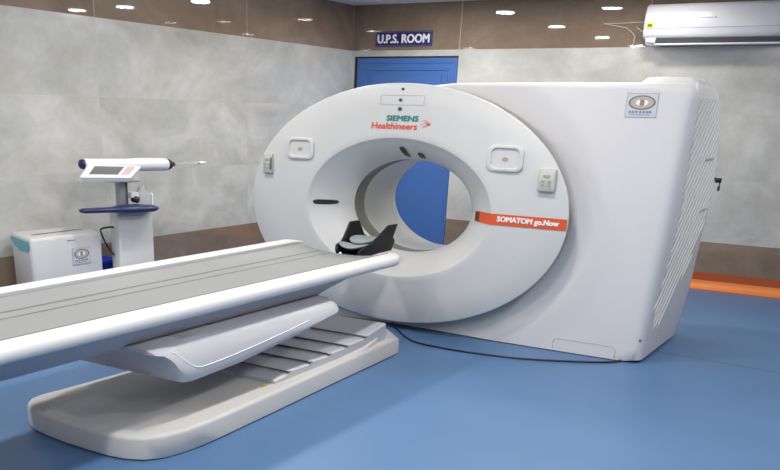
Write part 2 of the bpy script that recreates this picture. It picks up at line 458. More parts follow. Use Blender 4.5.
loops.append([(ov(a, 0.93)[0], 6.20, ov(a, 0.93)[1]) for a in ANG])
loops.append([(ov(a, 0.975)[0], 6.198, ov(a, 0.975)[1]) for a in ANG])
def dish(k, f):
    # shallow dish that rises from the ring towards the flat front
    i = ov(ANG[k], 1.005); p = blend(k, f); d = math.hypot(p[0]-i[0], p[1]-i[1])
    t = min(1, d/0.23); t = t*(1.25-0.25*t) if t < 1 else 1
    return 6.165+(FRONT_Y-6.165)*min(1, t)
for f in (0, 0.04, 0.08, 0.13, 0.18, 0.24, 0.30, 0.36, 0.43, 0.5, 0.6, 0.7, 0.8, 0.92, 1.0):
    loops.append([(blend(k, f)[0], dish(k, f), blend(k, f)[1]) for k in range(len(ANG))])
def edge_y(k): return dish(k, 1.0)
for q in (0.25, 0.5, 0.75, 1.0):   # rounded front edge
    ang = q*PI/2
    L = []
    for k in range(len(ANG)):
        p, o_ = front[k], OUT[k]; s = math.sin(ang); y0 = edge_y(k)
        L.append((p[0]+(o_[0]-p[0])*s, y0+0.065*(1-math.cos(ang)), p[1]+(o_[1]-p[1])*s))
    loops.append(L)
for q in (0.35, 0.7, 0.9):
    loops.append([(OUT[k][0], 6.3+(rear_y(OUT[k][1])-0.12-6.3)*q, OUT[k][1]) for k in range(len(ANG))])
for q in (0.0, 0.3, 0.6, 0.85, 1.0):
    ang = q*PI/2; L = []
    for k in range(len(ANG)):
        o_ = OUT[k]; d = 0.14*(1-math.cos(ang))
        cx, cz = IC; L.append((o_[0]+(cx-o_[0])*d/1.6, rear_y(o_[1])-0.12+0.12*math.sin(ang), o_[1]+(cz-o_[1])*d/1.6))
    loops.append(L)
loops.append([(IC[0]+1.0*math.cos(a), 7.19+0.06*0, IC[1]+0.62*math.sin(a)) for a in ANG])
loops.append([(IC[0]+0.74*math.cos(a), 7.24, IC[1]+0.47*math.sin(a)) for a in ANG])
body = smooth_angle(link('body', loft(loops), 'white_body', G), 50)
# dark plinth under the body
box('plinth', 'seam', (-4.0, -1.40, 6.22, 6.95, 0.0, 0.03), G)

# orange stripe hugging the ring face, running into the flare
def strip(x0, x1, z0, z1, n, lift):
    T = [(x0+(x1-x0)*k/n) for k in range(n+1)]
    rows = []
    for z in [z0+(z1-z0)*j/4 for j in range(5)]:
        rows.append([(x, face_y(x, z)-lift, z) for x in T])
    return loft(rows, False)
link('stripe', strip(-2.565, -1.908, 0.822, 0.893, 60, 0.004), 'orange', G)
link('stripe_end', strip(-2.600, -2.550, 0.826, 0.890, 8, 0.0065), 'stripe_dark', G)
link('model_lettering', text_me('SOMATOM go.Now', -2.385, -1.960, 0.836, 0.879, lambda x, z: face_y(x, z)-0.007, shear=0.05, bold=0.0032), 'pale', G, smooth=False)
fy = lambda x, z: face_y(x, z)-0.003
link('maker_lettering', text_me('SIEMENS', -3.278, -3.030, 1.454, 1.488, fy, shear=0.12, bold=0.0028), 'teal', G, smooth=False)
link('maker_lettering', text_me('Healthineers', -3.395, -3.037, 1.401, 1.440, fy, shear=0.12, bold=0.0022), 'redtxt', G, smooth=False)
# dotted arrow mark beside the lettering
dv, df = [], []
for (dx, dz, r) in [(0, 0.02, .004), (0.018, 0.026, .0035), (0.035, 0.018, .004), (0.05, 0.006, .0055), (0.064, -0.004, .007), (0.048, -0.012, .0055),
                    (0.03, -0.02, .0045), (0.014, -0.028, .004), (0.022, 0.004, .0035), (0.038, -0.002, .004), (-0.012, -0.012, .003), (0.003, -0.006, .003)]:
    k0 = len(dv); cx, cz = -2.998+dx*0.85, 1.442+dz*0.75
    for k in range(8): dv.append((cx+r*1.3*math.cos(k*PI/4), fy(cx, cz)-0.001, cz+r*math.sin(k*PI/4)))
    df.append(tuple(range(k0, k0+8)))
link('maker_mark', mesh(dv, df), 'redtxt', G, smooth=False)

def disc(cx, cz, rx, rz, yf, lift=0.003, n=24, th=0.0):
    return mesh([(cx+rx*math.cos(2*PI*k/n), yf(cx+rx*math.cos(2*PI*k/n), cz+rz*math.sin(2*PI*k/n))-lift, cz+rz*math.sin(2*PI*k/n)) for k in range(n)], [tuple(range(n))])
def rrect(cx, cz, hx, hz, r, n=6):
    P = []
    for (sx, sz, a0) in ((1, 1, 0), (-1, 1, 90), (-1, -1, 180), (1, -1, 270)):
        for k in range(n+1):
            a = math.radians(a0+90*k/n)
            P.append((cx+sx*(hx-r*1.3)+r*1.3*math.cos(a), cz+sz*(hz-r)+r*math.sin(a)))
    return P
def slab(cx, cz, hx, hz, r, y0, y1, rnd=0.006):
    A = rrect(cx, cz, hx, hz, r); B = rrect(cx, cz, hx-rnd*1.3, hz-rnd, r)
    return loft([[(x, y0, z) for x, z in A], [(x, y1+rnd, z) for x, z in A], [(x, y1, z) for x, z in B]], True, True, True)

# indicator lamps, tray outline
for (x, z, r) in ((-3.165, 1.656, .009), (-3.178, 1.587, .010), (-3.178, 1.530, .012)):
    link('indicator', disc(x, z, r*1.45, r, face_y), 'dot', G, smooth=False)
link('display_outline', loft([[(x, fy(x, z), z) for x, z in rrect(-3.165, 1.587, 0.170, 0.031, 0.006)], [(x, fy(x, z), z) for x, z in rrect(-3.165, 1.587, 0.166, 0.0285, 0.005)]]), 'line', G, smooth=False)

# raised rounded pads with an icon, left and right
for cx, hx, hz in ((-3.998, 0.122, 0.076), (-2.372, 0.126, 0.082)):
    yb = face_y(cx, 1.245)
    A = rrect(cx, 1.245, hx, hz, 0.042); B = rrect(cx, 1.245, hx-0.013, hz-0.009, 0.038)
    Cc = rrect(cx, 1.245, hx-0.026, hz-0.018, 0.032); D = rrect(cx, 1.245, hx-0.032, hz-0.022, 0.030)
    pad = link('touch_pad', loft([[(x, yb+0.01, z) for x, z in A], [(x, yb-0.014, z) for x, z in A], [(x, yb-0.020, z) for x, z in B], [(x, yb-0.018, z) for x, z in Cc], [(x, yb-0.006, z) for x, z in D]], True, False, True), 'white', G)
    smooth_angle(pad, 50)
    link('pad_icon', disc(cx, 1.240, 0.022, 0.013, lambda x, z: yb-0.0065, 0.0015), 'icon', pad, smooth=False)
# control panels by the rim
for cx, w in ((-4.288, 0.042), (-2.070, 0.058)):
    yb = face_y(cx, 1.12)
    cp = link('control_panel', slab(cx, 1.125, w, 0.070, 0.010, yb+0.02, yb-0.030), 'panel', G)
    smooth_angle(cp, 50)
    link('keys', boxes_me([(cx+dx-0.012, cx+dx+0.012, yb-0.033, yb-0.028, 1.125+dz-0.007, 1.125+dz+0.007) for dx in (-0.022, 0.022) for dz in (-0.028, -0.006)]), 'panel_key', cp, smooth=False)
    link('key_display', box_me(cx-0.022, cx+0.022, yb-0.0325, yb-0.028, 1.143, 1.160), 'panel_key', cp, smooth=False)
    if cx < -4: link('key_strip', box_me(cx+0.028, cx+0.040, yb-0.033, yb-0.028, 1.08, 1.168), 'groove', cp, smooth=False)

# windows in the flare
def flare_patch(phi, s0, s1, half, n=14, lift=0.004):
    """rounded patch on the flare: along angle phi, between profile rows s0..s1, half-length in metres round the bore"""
    def P(a, s):
        i = min(int(s), len(RP)-2); f = s-i
        A = [RP[i][k]*(1-f)+RP[i+1][k]*f for k in range(4)]
        p = Vector((IC[0]+A[0]*math.cos(a), A[2], IC[1]+A[1]*math.sin(a)))
        nrm = Vector((IC[0]-p.x, -0.25, IC[1]-p.z)).normalized()
        return p+nrm*lift
    sc_, hs = (s0+s1)/2, (s1-s0)/2; N_ = 28; V = [P(phi, sc_)]; F = []
    for q in range(1, 6):
        for k in range(N_):
            t = 2*PI*k/N_; c_, s_ = math.cos(t), math.sin(t)
            V.append(P(phi+half*q/5*(abs(c_)**0.6)*(1 if c_ > 0 else -1), sc_+hs*q/5*(abs(s_)**0.6)*(1 if s_ > 0 else -1)))
    for k in range(N_): F.append((0, 1+k, 1+(k+1) % N_))
    for q in range(4):
        for k in range(N_):
            a = 1+q*N_+k; b = 1+q*N_+(k+1) % N_; F.append((a, b, b+N_, a+N_))
    return mesh(V, F)
link('laser_window', flare_patch(math.radians(90), 15.4, 18.6, 0.040), 'black', G, smooth=False)
link('laser_window', flare_patch(math.radians(77), 16.4, 18.4, 0.050), 'black', G, smooth=False)
link('laser_window', flare_patch(math.radians(180), 14.0, 17.6, 0.042), 'black', G, smooth=False)

# sticker with round emblem
def emblem(parent, cx, cz, hx, hz, place):
    """square paper sticker, oval emblem and two lines of tiny blue writing; place(u,v,lift) -> point"""
    def quad(u0, u1, v0, v1, l): return [place(u0, v0, l), place(u1, v0, l), place(u1, v1, l), place(u0, v1, l)]
    def quads(lst, l):
        V, F = [], []
        for q in lst:
            F.append(tuple(range(len(V), len(V)+4))); V += quad(*q, l)
        return mesh(V, F)
    def ring(rx0, rz0, rx1, rz1, cv, l):
        return loft([[place(cx+rx0*math.cos(2*PI*k/32), cv+rz0*math.sin(2*PI*k/32), l) for k in range(32)], [place(cx+rx1*math.cos(2*PI*k/32), cv+rz1*math.sin(2*PI*k/32), l) for k in range(32)]])
    st = link('sticker', quads([(cx-hx, cx+hx, cz-hz, cz+hz)], 0.002), 'sticker', parent, smooth=False)
    w = hx*0.035
    link('sticker_border', quads([(cx-hx, cx+hx, cz+hz-w, cz+hz), (cx-hx, cx+hx, cz-hz, cz-hz+w), (cx-hx, cx-hx+w, cz-hz, cz+hz), (cx+hx-w, cx+hx, cz-hz, cz+hz)], 0.003), 'sticker_line', st, smooth=False)
    cv = cz+hz*0.22
    link('emblem_ring', ring(hx*0.86, hz*0.60, hx*0.74, hz*0.50, cv, 0.003), 'sticker_ring', st, smooth=False)
    link('emblem_field', ring(hx*0.72, hz*0.48, hx*0.40, hz*0.28, cv, 0.003), 'sticker_gold', st, smooth=False)
    V = [place(cx+hx*0.40*math.cos(2*PI*k/24), cv+hz*0.27*math.sin(2*PI*k/24), 0.003) for k in range(24)]
    link('emblem_field', mesh(V, [tuple(range(24))]), 'pale', st, smooth=False)
    link('emblem_figure', quads([(cx-hx*0.14, cx+hx*0.14, cv-hz*0.26, cv+hz*0.26)], 0.0036), 'sticker_red', st, smooth=False)
    us = [-0.78, -0.58, -0.36, -0.10, 0.12, 0.34, 0.52]
    link('small_print', quads([(cx+hx*u, cx+hx*(u+0.15), cz-hz*0.66, cz-hz*0.46) for u in us]+[(cx-hx*0.75, cx+hx*0.6, cz-hz*0.82, cz-hz*0.77)], 0.003), 'sticker_blue', st, smooth=False)
    return st
emblem(G, -1.578, 1.583, 0.094, 0.068, lambda u, v, l: (u, FRONT_Y-0.001-l, v))

# service flap outline low on the front
hp = [(-1.935, 0.02), (-1.935, 0.075), (-1.91, 0.092), (-1.53, 0.092), (-1.505, 0.075), (-1.505, 0.02)]
link('hatch_outline', tube_me([(x, FRONT_Y-0.0005, z) for x, z in hp], 0.0022, 6), 'line', G)

# side grille: slanting raised slats on the right flank
def side_x(z): return -1.338+(z-0.02)*(0.038/0.78) if z < 0.8 else -1.300+(z-0.8)*(0.030/0.86)
V, F = [], []
SL = 0.80; z0 = -0.40
GL = [(0.143, 6.33), (0.347, 6.18), (0.475, 6.25), (0.618, 6.30), (0.806, 6.33), (1.005, 6.32), (1.337, 6.24), (1.64, 6.20)]
GR = [(0.143, 6.41), (0.311, 6.62), (0.577, 7.0), (0.878, 7.24), (1.05, 7.27), (1.221, 7.18), (1.45, 6.99), (1.56, 6.88), (1.64, 6.76)]
def lut(T, z):
    for (a, b), (c_, d_) in zip(T, T[1:]):
        if z <= c_: return b+(d_-b)*max(0, z-a)/(c_-a)
    return T[-1][1]
while z0 < 1.64:
    seg = []
    for k in range(0, 140):
        y = 6.17+k*0.008; z = z0+(y-6.17)*SL
        if 0.20 < z < 1.63 and lut(GL, z) <= y <= lut(GR, z): seg.append((y, z))
    if len(seg) > 3:
        L = []
        for i, (y, z) in enumerate(seg):
            x = side_x(z); h = 0.026
            e = 0.001 if i in (0, len(seg)-1) else 0.010
            L.append([(x-0.002, y, z-h), (x+e, y, z-h*0.6), (x+e, y, z+h*0.5), (x-0.002, y, z+h*0.7)])
        n = len(V)
        for l in L: V += l
        for i in range(len(L)-1):
            for j in range(4): a = n+i*4+j; b = n+i*4+(j+1) % 4; F.append((a, b, b+4, a+4))
        F.append((n, n+1, n+2, n+3)); e = n+(len(L)-1)*4; F.append((e, e+1, e+2, e+3))
    z0 += 0.082
link('side_grille', mesh(V, F), 'white', G, smooth=False)
rows = []
for z in [0.30+1.33*k/40 for k in range(41)]:
    y0 = lut(GL, z)+0.006; y1 = lut(GR, z)-0.01
    rows.append([(side_x(z)+0.0015, y0+(y1-y0)*q/4, z) for q in range(5)])
link('grille_recess', loft(rows, False), 'recess', G, smooth=False)  # grey sheet behind the slats, coloured as their shade
for z, y0, y1 in ((0.93, 6.93, 7.18), (1.27, 6.75, 7.00)):
    link('side_grip', box_me(side_x(z), side_x(z)+0.012, y0, y1, z-0.004, z+0.004), 'ac_line', G, smooth=False)
# grip notch near the foot
link('grip_notch', slab(-1.375, 0.155, 0.026, 0.008, 0.006, 6.15, 6.112, 0.002), 'groove', G)
# top rear housing
hv = [(-1.665, 1.698), (-1.60, 1.746), (-1.36, 1.748), (-1.32, 1.735), (-1.285, 1.69)]
hl = []
for y, s in ((6.20, 0.1), (6.24, 0.9), (6.28, 1.0), (6.62, 1.0), (6.68, 0.6)):
    hl.append([(x, y, 1.69+(z-1.69)*s) for x, z in hv]+[(-1.5, y, 1.64)])
link('top_housing', loft(hl, True, True, True), 'white_gloss', G)
# key hanging from its lock at the rear edge
ks = link('key_lock', tube_me([(-1.31, 7.28, 1.115), (-1.250, 7.30, 1.115)], 0.017, 12), 'black', G)
link('key', boxes_me([(-1.262, -1.252, 7.275, 7.325, 1.045, 1.075), (-1.260, -1.254, 7.295, 7.305, 1.04, 1.10)]), 'black', ks, smooth=False)

# ------------------------------------------------------------------ patient table
T = thing('patient_table', 'long white patient table with grey cradle sliding into the scanner bore', 'examination table', (-3.1, 3.9, 0))
Y0, Y1 = 0.9, 5.36
# cradle surface: slightly dished grey sheet
prof = []
for k in range(13):
    x = -3.545+0.705*k/12; u = (k/12*2-1)
    prof.append((x, 0.660-0.042*(1-abs(u)**2.4)))
yy = [Y0, 1.8, 2.7, 3.6, 4.5, 5.2, 5.32]
L = [[(x, y, z) for x, z in prof]+[(-2.84, y, 0.600), (-3.545, y, 0.600)] for y in yy]
cr = link('cradle', loft(L, True, True, True), 'mat_grey', T); smooth_angle(cr, 40)
def cz_(x): return 0.660-0.042*(1-abs((x+3.1925)/0.3525)**2.4)
gb = []
for x0, w_ in ((-3.385, 0.012), (-3.30, 0.012)):
    gb.append(mesh([(x0, Y0, cz_(x0)+0.001), (x0+w_, Y0, cz_(x0+w_)+0.001), (x0+w_, 5.31, cz_(x0+w_)+0.001), (x0, 5.31, cz_(x0)+0.001)], [(0, 1, 2, 3)]))
for g_ in gb: link('groove', g_, 'groove', cr, smooth=False)
box('rail_lip', 'plate', (-3.549, -3.540, Y0, 5.30, 0.63, 0.674), T)  # thin grey strip painting shade on the far rail's inner face
box('edge_seam', 'seam', (-2.851, -2.838, Y0, 5.30, 0.60, 0.6625), T)
# rails: profile swept along the table, tip drawn in at the scanner end
def rail(pts, ys):
    """pts: (x,z); ys: list of (y, inward pull, height squash)"""
    L = []
    xm = pts[0][0]
    for (y, pull, sq) in ys:
        L.append([(xm+(x-xm)*(1-pull), y, 0.663+(z-0.663)*(1-sq)) for x, z in pts])
    return loft(L, True, True, True)
near = [(-2.838, 0.600), (-2.838, 0.662), (-2.80, 0.663), (-2.768, 0.660), (-2.750, 0.652), (-2.740, 0.637), (-2.739, 0.615), (-2.746, 0.602), (-2.762, 0.593), (-2.79, 0.588)]
tips = [(Y0, 0, 0), (4.9, 0, 0), (5.22, 0, 0), (5.27, 0.04, 0.05), (5.31, 0.20, 0.15), (5.325, 0.40, 0.30)]
r_ = link('side_rail', rail(near, tips), 'white_gloss', T); smooth_angle(r_, 50)
far = [(-3.547, 0.600), (-3.550, 0.672), (-3.565, 0.684), (-3.62, 0.686), (-3.655, 0.678), (-3.668, 0.650), (-3.66, 0.61), (-3.62, 0.595)]
tips = [(Y0, 0, 0), (4.9, 0, 0), (5.25, 0, 0), (5.30, 0.15, 0.3), (5.36, 0.5, 0.7)]
r_ = link('side_rail', rail(far, tips), 'white_gloss', T); smooth_angle(r_, 50)
# tip closing strip at the scanner end
box('end_strip', 'white_gloss', (-3.53, -2.86, 5.320, 5.328, 0.585, 0.612), T, bevel=0.003)
# beam under the cradle, its scanner end swept up
bp = [(-3.62, 0.600), (-2.775, 0.600), (-2.81, 0.565), (-2.93, 0.474), (-3.47, 0.474), (-3.59, 0.565)]
L = []
for y, up in ((Y0, 0), (4.55, 0), (4.72, 0.25), (4.9, 0.6), (5.05, 0.86), (5.12, 0.97)):
    L.append([(x, y, z+(0.598-z)*up) for x, z in bp])
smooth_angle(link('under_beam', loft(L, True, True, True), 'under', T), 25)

# boat-shaped lifting cover under the beam
def hull_bottom(y):
    K = [(2.93, 0.470), (2.99, 0.452), (3.05, 0.405), (3.09, 0.345), (3.13, 0.298), (3.20, 0.285), (3.55, 0.298), (4.10, 0.350), (4.50, 0.405), (4.56, 0.42)]
    for (a, b), (c, d_) in zip(K, K[1:]):
        if y <= c: return b+(d_-b)*(y-a)/(c-a)
    return K[-1][1]
L = []
for y in (2.93, 2.96, 2.99, 3.01, 3.03, 3.06, 3.09, 3.115, 3.14, 3.18, 3.22, 3.4, 3.55, 3.8, 4.1, 4.3, 4.48, 4.53, 4.555):
    zb = hull_bottom(y); zt = 0.490; h = zt-zb
    pull = 0 if y < 4.48 else (y-4.48)**2*7
    S = [(-2.800, 1.0), (-2.776, 0.88), (-2.745, 0.62), (-2.727, 0.38), (-2.722, 0.20), (-2.735, 0.06), (-2.765, 0.0)]
    pts = [(x-pull, zb+h*f) for x, f in S]
    pts += [(-6.33-x, z) for x, z in reversed(pts)]
    L.append([(x, y, z) for x, z in pts])
hu = link('lift_cover', loft(L, True, True, True), 'lilac', T); smooth_angle(hu, 45)
# incised line on the cover's flank
def flank_x(y, z):
    zb = hull_bottom(y); f = (z-zb)/(0.490-zb)
    for (x0, f0), (x1, f1) in zip(S, S[1:]):
        if f >= f1: return x1+(x0-x1)*min(1, (f-f1)/(f0-f1))+0.0005
    return S[-1][0]
gl = [(3.07, 0.458), (3.11, 0.440), (3.16, 0.395), (3.22, 0.362), (3.31, 0.356), (3.60, 0.370), (4.0, 0.402), (4.2, 0.42)]
link('cover_line', tube_me([(flank_x(p[1], p[2]), p[1], p[2]) for p in spline([(0, a, b) for a, b in gl], 6)], 0.0032, 6), 'pale', hu)
# column hidden behind the cover, down to the base
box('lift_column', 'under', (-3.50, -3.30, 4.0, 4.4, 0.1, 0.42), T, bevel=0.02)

# shingled cover plates rising to the scanner end
ys = [3.60, 3.95, 4.035, 4.264, 4.477, 4.685, 4.925, 5.19]
zs = [0.118, 0.128, 0.152, 0.158, 0.163, 0.172, 0.184, 0.232]
def plate_top(y):
    for i in range(len(ys)-1):
        if y <= ys[i+1]: return zs[i]+(zs[i+1]-zs[i])*(y-ys[i])/(ys[i+1]-ys[i])
    return zs[-1]
segs = [(3.90, 4.035), (4.035, 4.264), (4.264, 4.477), (4.477, 4.685), (4.685, 4.925), (4.925, 5.19)]
for i, (a, b) in enumerate(segs):
    za, zb = plate_top(a)+0.010, plate_top(b)-0.004
    xa, xb = -2.752-(a-4)*0.022, -2.752-(b-4)*0.022
    lo_ = 0.1
    pv = []
    for (y, z, x) in ((a, za, xa), (b+0.012, zb, xb)):
        pv.append([(x, y, lo_), (x, y, z-0.008), (x-0.012, y, z), (-6.22-x+0.012, y, z), (-6.22-x, y, z-0.008), (-6.22-x, y, lo_)])
    p_ = link('cover_plate', loft(pv, True, True, True), 'plate', T, smooth=False)
    if i: link('plate_edge', boxes_me([(-3.44, xa-0.004, a-0.003, a+0.0005, plate_top(a)+0.001, za-0.002), (xa-0.014, xa+0.002, a-0.006, a+0.018, za-0.012, za-0.004)]), 'seam', p_, smooth=False)

# floor base
def base_outline(d=0.0):
    P = [(-2.745, 5.336), (-2.700, 4.4), (-2.672, 3.9), (-2.640, 3.30)]
    P += [(-2.636, 3.14), (-2.645, 3.02), (-2.672, 2.90), (-2.725, 2.825), (-2.80, 2.785), (-2.90, 2.768), (-3.05, 2.768), (-3.20, 2.775), (-3.34, 2.792), (-3.46, 2.818), (-3.545, 2.862), (-3.592, 2.92), (-3.605, 3.00), (-3.60, 3.12)]
    P += [(-3.57, 3.9), (-3.54, 4.4), (-3.50, 5.336)]
    cx, cy = -3.12, 4.05
    out = []
    for x, y in P:
        vx, vy = cx-x, cy-y; l = math.hypot(vx, vy)
        ux = (1 if x < cx else -1)*min(1, abs(vx)/0.35); uy = 1 if y < 3.1 else (-1 if y > 5.3 else 0)
        if uy == 1: ux, uy = vx/l*1.2, vy/l*1.2
        out.append((x+ux*d, y+uy*d))
    return out
L = [[(x, y, z) for x, y in base_outline(d_)] for d_, z in ((0.012, 0.0), (0.0, 0.008), (0.0, 0.098), (0.004, 0.108), (0.012, 0.114), (0.024, 0.116))]
ba = link('base', loft(L, True, True, True), 'base_white', T); smooth_angle(ba, 50)
# raised concave shoulder at the scanner end of the base, beside the plates
L = []
for y, z in ((4.3, 0.112), (4.6, 0.118), (4.9, 0.130), (5.05, 0.150), (5.15, 0.185), (5.20, 0.215)):
    xo = -2.705-(y-4.3)*0.043-0.012-(z-0.112)*0.45
    L.append([(xo, y, 0.09), (xo, y, z-0.008), (xo-0.008, y, z), (-2.80, y, z), (-2.80, y, 0.09)])
L.append([(-2.76, 5.27, 0.09), (-2.762, 5.27, 0.150), (-2.77, 5.27, 0.155), (-2.80, 5.27, 0.155), (-2.80, 5.27, 0.09)])
L.append([(-2.757, 5.325, 0.09), (-2.757, 5.325, 0.116), (-2.77, 5.325, 0.118), (-2.80, 5.325, 0.118), (-2.80, 5.325, 0.09)])
smooth_angle(link('base_shoulder', loft(L, True, True, True), 'base_white', T), 40)
link('warning_mark', mesh([(-2.80, 3.83, 0.1175), (-2.765, 3.80, 0.1175), (-2.765, 3.87, 0.1175)], [(0, 1, 2)]), 'warn', ba, smooth=False)

# ------------------------------------------------------------------ head holder
Hd = thing('head_holder', 'black V-shaped head holder with grey cushions at the end of the patient table', 'head rest', (-3.2, 5.6, 0.6))
def holder_section(y, h, zb, wb=0.095, th=0.014):
    o_ = [(-wb, zb), (wb, zb), (wb+h*0.36, zb+h)]
    i_ = [(wb+h*0.36-0.020, zb+h), (wb-0.010, zb+th), (-wb+0.010, zb+th), (-wb-h*0.36+0.020, zb+h), (-wb-h*0.36, zb+h)]
    return [(-3.18+x, y, z) for x, z in o_+i_]
secs = [(5.345, 0.040, .600, .085), (5.38, 0.07, .598, .092), (5.46, 0.085, .598, .095), (5.50, 0.105, .600, .095), (5.63, 0.190, .605, .095), (5.74, 0.190, .605, .095), (5.75, 0.10, .605, .09), (5.82, 0.07, .60, .08)]
link('shell', loft([holder_section(*q) for q in secs], True, True, True), 'carbon', Hd, smooth=False)
def pillow(cx, cy, cz, rx, ry, rz, sx=0.5, tilt=0):
    V, F = [], []; nu, nv = 24, 10
    for i in range(nv+1):
        a = -PI/2+PI*i/nv
        for j in range(nu):
            b = 2*PI*j/nu
            ca = abs(math.cos(a))**0.5
            x = ca*math.cos(b)*rx; y = ca*math.sin(b)*ry; z = math.sin(a)*rz
            V.append((cx+x, cy+y, cz+z+(x/rx)**2*sx*0.05+tilt*y))
    for i in range(nv):
        for j in range(nu):
            a = i*nu+j; b = i*nu+(j+1) % nu; F.append((a, b, b+nu, a+nu))
    return mesh(V, F)
link('cushion', pillow(-3.185, 5.61, 0.680, 0.108, 0.150, 0.022, 0.4), 'cushion', Hd)
link('cushion', pillow(-3.185, 5.44, 0.655, 0.112, 0.080, 0.012, 0.5), 'cushion', Hd)
link('rivet', tube_me([(-3.235, 5.349, 0.618), (-3.235, 5.338, 0.618)], 0.009, 10), 'pale', Hd)
# ------------------------------------------------------------------ wall air conditioner
A = thing('air_conditioner', 'white wall-mounted split air conditioner at the top right of the back wall', 'air conditioner', (-1.75, BY, 2.14))
X0, X1 = -2.50, -0.98
pf = [(9.54, 2.460), (9.34, 2.460), (9.318, 2.452), (9.305, 2.43), (9.292, 2.38), (9.287, 2.30), (9.292, 2.225), (9.305, 2.195), (9.33, 2.182), (9.36, 2.178), (9.54, 2.15)]
L = []
for x, s in ((X0, 0.02), (X0+0.006, 0.008), (X0+0.02, 0.0), (X1-0.02, 0), (X1-0.006, 0.008), (X1, 0.02)):
    L.append([(x, min(BY, y+(s if y < 9.5 else 0)), z-(s if z > 2.4 else -s*0.5)) for y, z in pf])
smooth_angle(link('case', loft(L, True, True, True), 'ac_white', A), 50)
box('vent', 'ac_dark', (X0+0.12, X1-0.03, 9.315, 9.48, 2.140, 2.182), A)
box('flap', 'ac_white', (X0+0.12, X1-0.03, 9.300, 9.40, 2.128, 2.142), A, bevel=0.004)
link('end_foot', loft([[(X0+0.03, y, z) for y, z in ((9.31, 2.20), (9.32, 2.16), (9.35, 2.13), (9.52, 2.13), (9.52, 2.20))], [(X0+0.125, y, z) for y, z in ((9.31, 2.20), (9.32, 2.15), (9.35, 2.128), (9.52, 2.128), (9.52, 2.20))]], True, True, True), 'ac_white', A, smooth=False)
box('louvre', 'ac_line', (X0+0.13, X1-0.04, 9.318, 9.33, 2.163, 2.170), A)
box('panel_line', 'ac_line', (X0+0.02, X1-0.02, 9.2855, 9.30, 2.262, 2.266), A)
ys_ = box('energy_sticker', 'yellow', (-2.475, -2.405, 9.2845, 9.30, 2.268, 2.318), A)
box('sticker_mark', 'olive', (-2.46, -2.42, 9.2825, 9.29, 2.276, 2.300), A)
link('brand_mark', boxes_me([(-2.03+0.016*k, -2.03+0.016*k+0.011, 9.2855, 9.2905, 2.338, 2.345) for k in range(8)]+[(-1.895, -1.88, 9.2850, 9.2905, 2.334, 2.350)]), 'ac_line', A, smooth=False)

# thin wires on the brown tiles beside the air conditioner
yw = BY-0.006
w1 = link('wall_wire', tube_me([(-2.935, yw, 2.335), (-2.80, yw, 2.333), (-2.66, yw, 2.337), (-2.46, yw, 2.339)], 0.004, 6), 'wire')
tag(w1, 'thin pale wire running level over brown tiles to the air conditioner', 'wire', 'wires beside the air conditioner')
w2 = link('wall_wire', tube_me([(-2.935, yw-0.009, 2.333), (-2.82, yw-0.009, 2.312), (-2.712, yw-0.009, 2.292), (-2.665, yw-0.009, 2.26), (-2.626, yw-0.009, 2.223), (-2.63, yw-0.009, 2.18), (-2.622, yw-0.009, 2.139)], 0.004, 6), 'wire')
tag(w2, 'thin pale wire sloping down and bending towards the edge of the grey tiles', 'wire', 'wires beside the air conditioner')
w3 = link('wall_wire', tube_me([(-2.629, yw, 2.299), (-2.558, yw, 2.256), (-2.46, yw, 2.20)], 0.004, 6), 'wire')
tag(w3, 'short pale wire slanting down behind the left end of the air conditioner', 'wire', 'wires beside the air conditioner')

# ------------------------------------------------------------------ boxy appliance by the left wall
B = thing('boxy_appliance', 'white box-shaped appliance with a dark slot on top standing by the left wall', 'appliance', (-5.4, 4.75, 0))
def foot(d, z, dz=0):
    P = [(-5.205, 4.375), (-5.205, 5.075), (-5.60, 5.15), (-5.64, 4.56)]
    # rounded corners
    out = []
    n = len(P)
    for i in range(n):
        a, b, c = Vector(P[i-1]), Vector(P[i]), Vector(P[(i+1) % n])
        u = (a-b).normalized(); v = (c-b).normalized(); r = 0.045
        m_ = (u+v).normalized()*d*1.3
        p0 = b+u*r+m_; p1 = b+m_; p2 = b+v*r+m_
        for k in range(6):
            t = k/5; q = p0*(1-t)**2+p1*2*t*(1-t)+p2*t*t; out.append((q.x, q.y, z))
    return out
bo = link('case', loft([foot(0.02, 0.02), foot(0.004, 0.05), foot(0.0, 0.60), foot(0.004, 0.612), foot(0.014, 0.620), foot(0.04, 0.622)], True, True, True), 'box_white', B)
smooth_angle(bo, 60)
link('top_slot', mesh([(-5.39, 4.535, 0.6235), (-5.36, 4.53, 0.6235), (-5.375, 5.04, 0.6235), (-5.405, 5.04, 0.6235)], [(0, 1, 2, 3)]), 'groove', B, smooth=False)
def left_side(t, z, l=0.004):   # t from back (0) to front (1) along the side facing the camera
    a, b = Vector((-5.64, 4.56)), Vector((-5.205, 4.375)); p = a+(b-a)*t; n_ = Vector((-(b-a).y, (b-a).x)).normalized()
    if n_.y > 0: n_ = -n_
    return (p.x+n_.x*l, p.y+n_.y*l, z)
link('carry_handle', mesh([left_side(0.06, 0.598), left_side(0.94, 0.598), left_side(0.94, 0.545), left_side(0.85, 0.525), left_side(0.45, 0.520), left_side(0.2, 0.54), left_side(0.06, 0.58)], [tuple(range(7))]), 'teal_film', B, smooth=False)
FXB = -5.205
emblem(B, 4.845, 0.462, 0.088, 0.060, lambda u, v, l: (FXB+0.001+l, u, v))
link('brand_mark', boxes_me([(FXB, FXB+0.002, 4.715, 4.745, 0.578, 0.583), (FXB, FXB+0.002, 4.75, 4.80, 0.579, 0.582)]), 'groove', B, smooth=False)

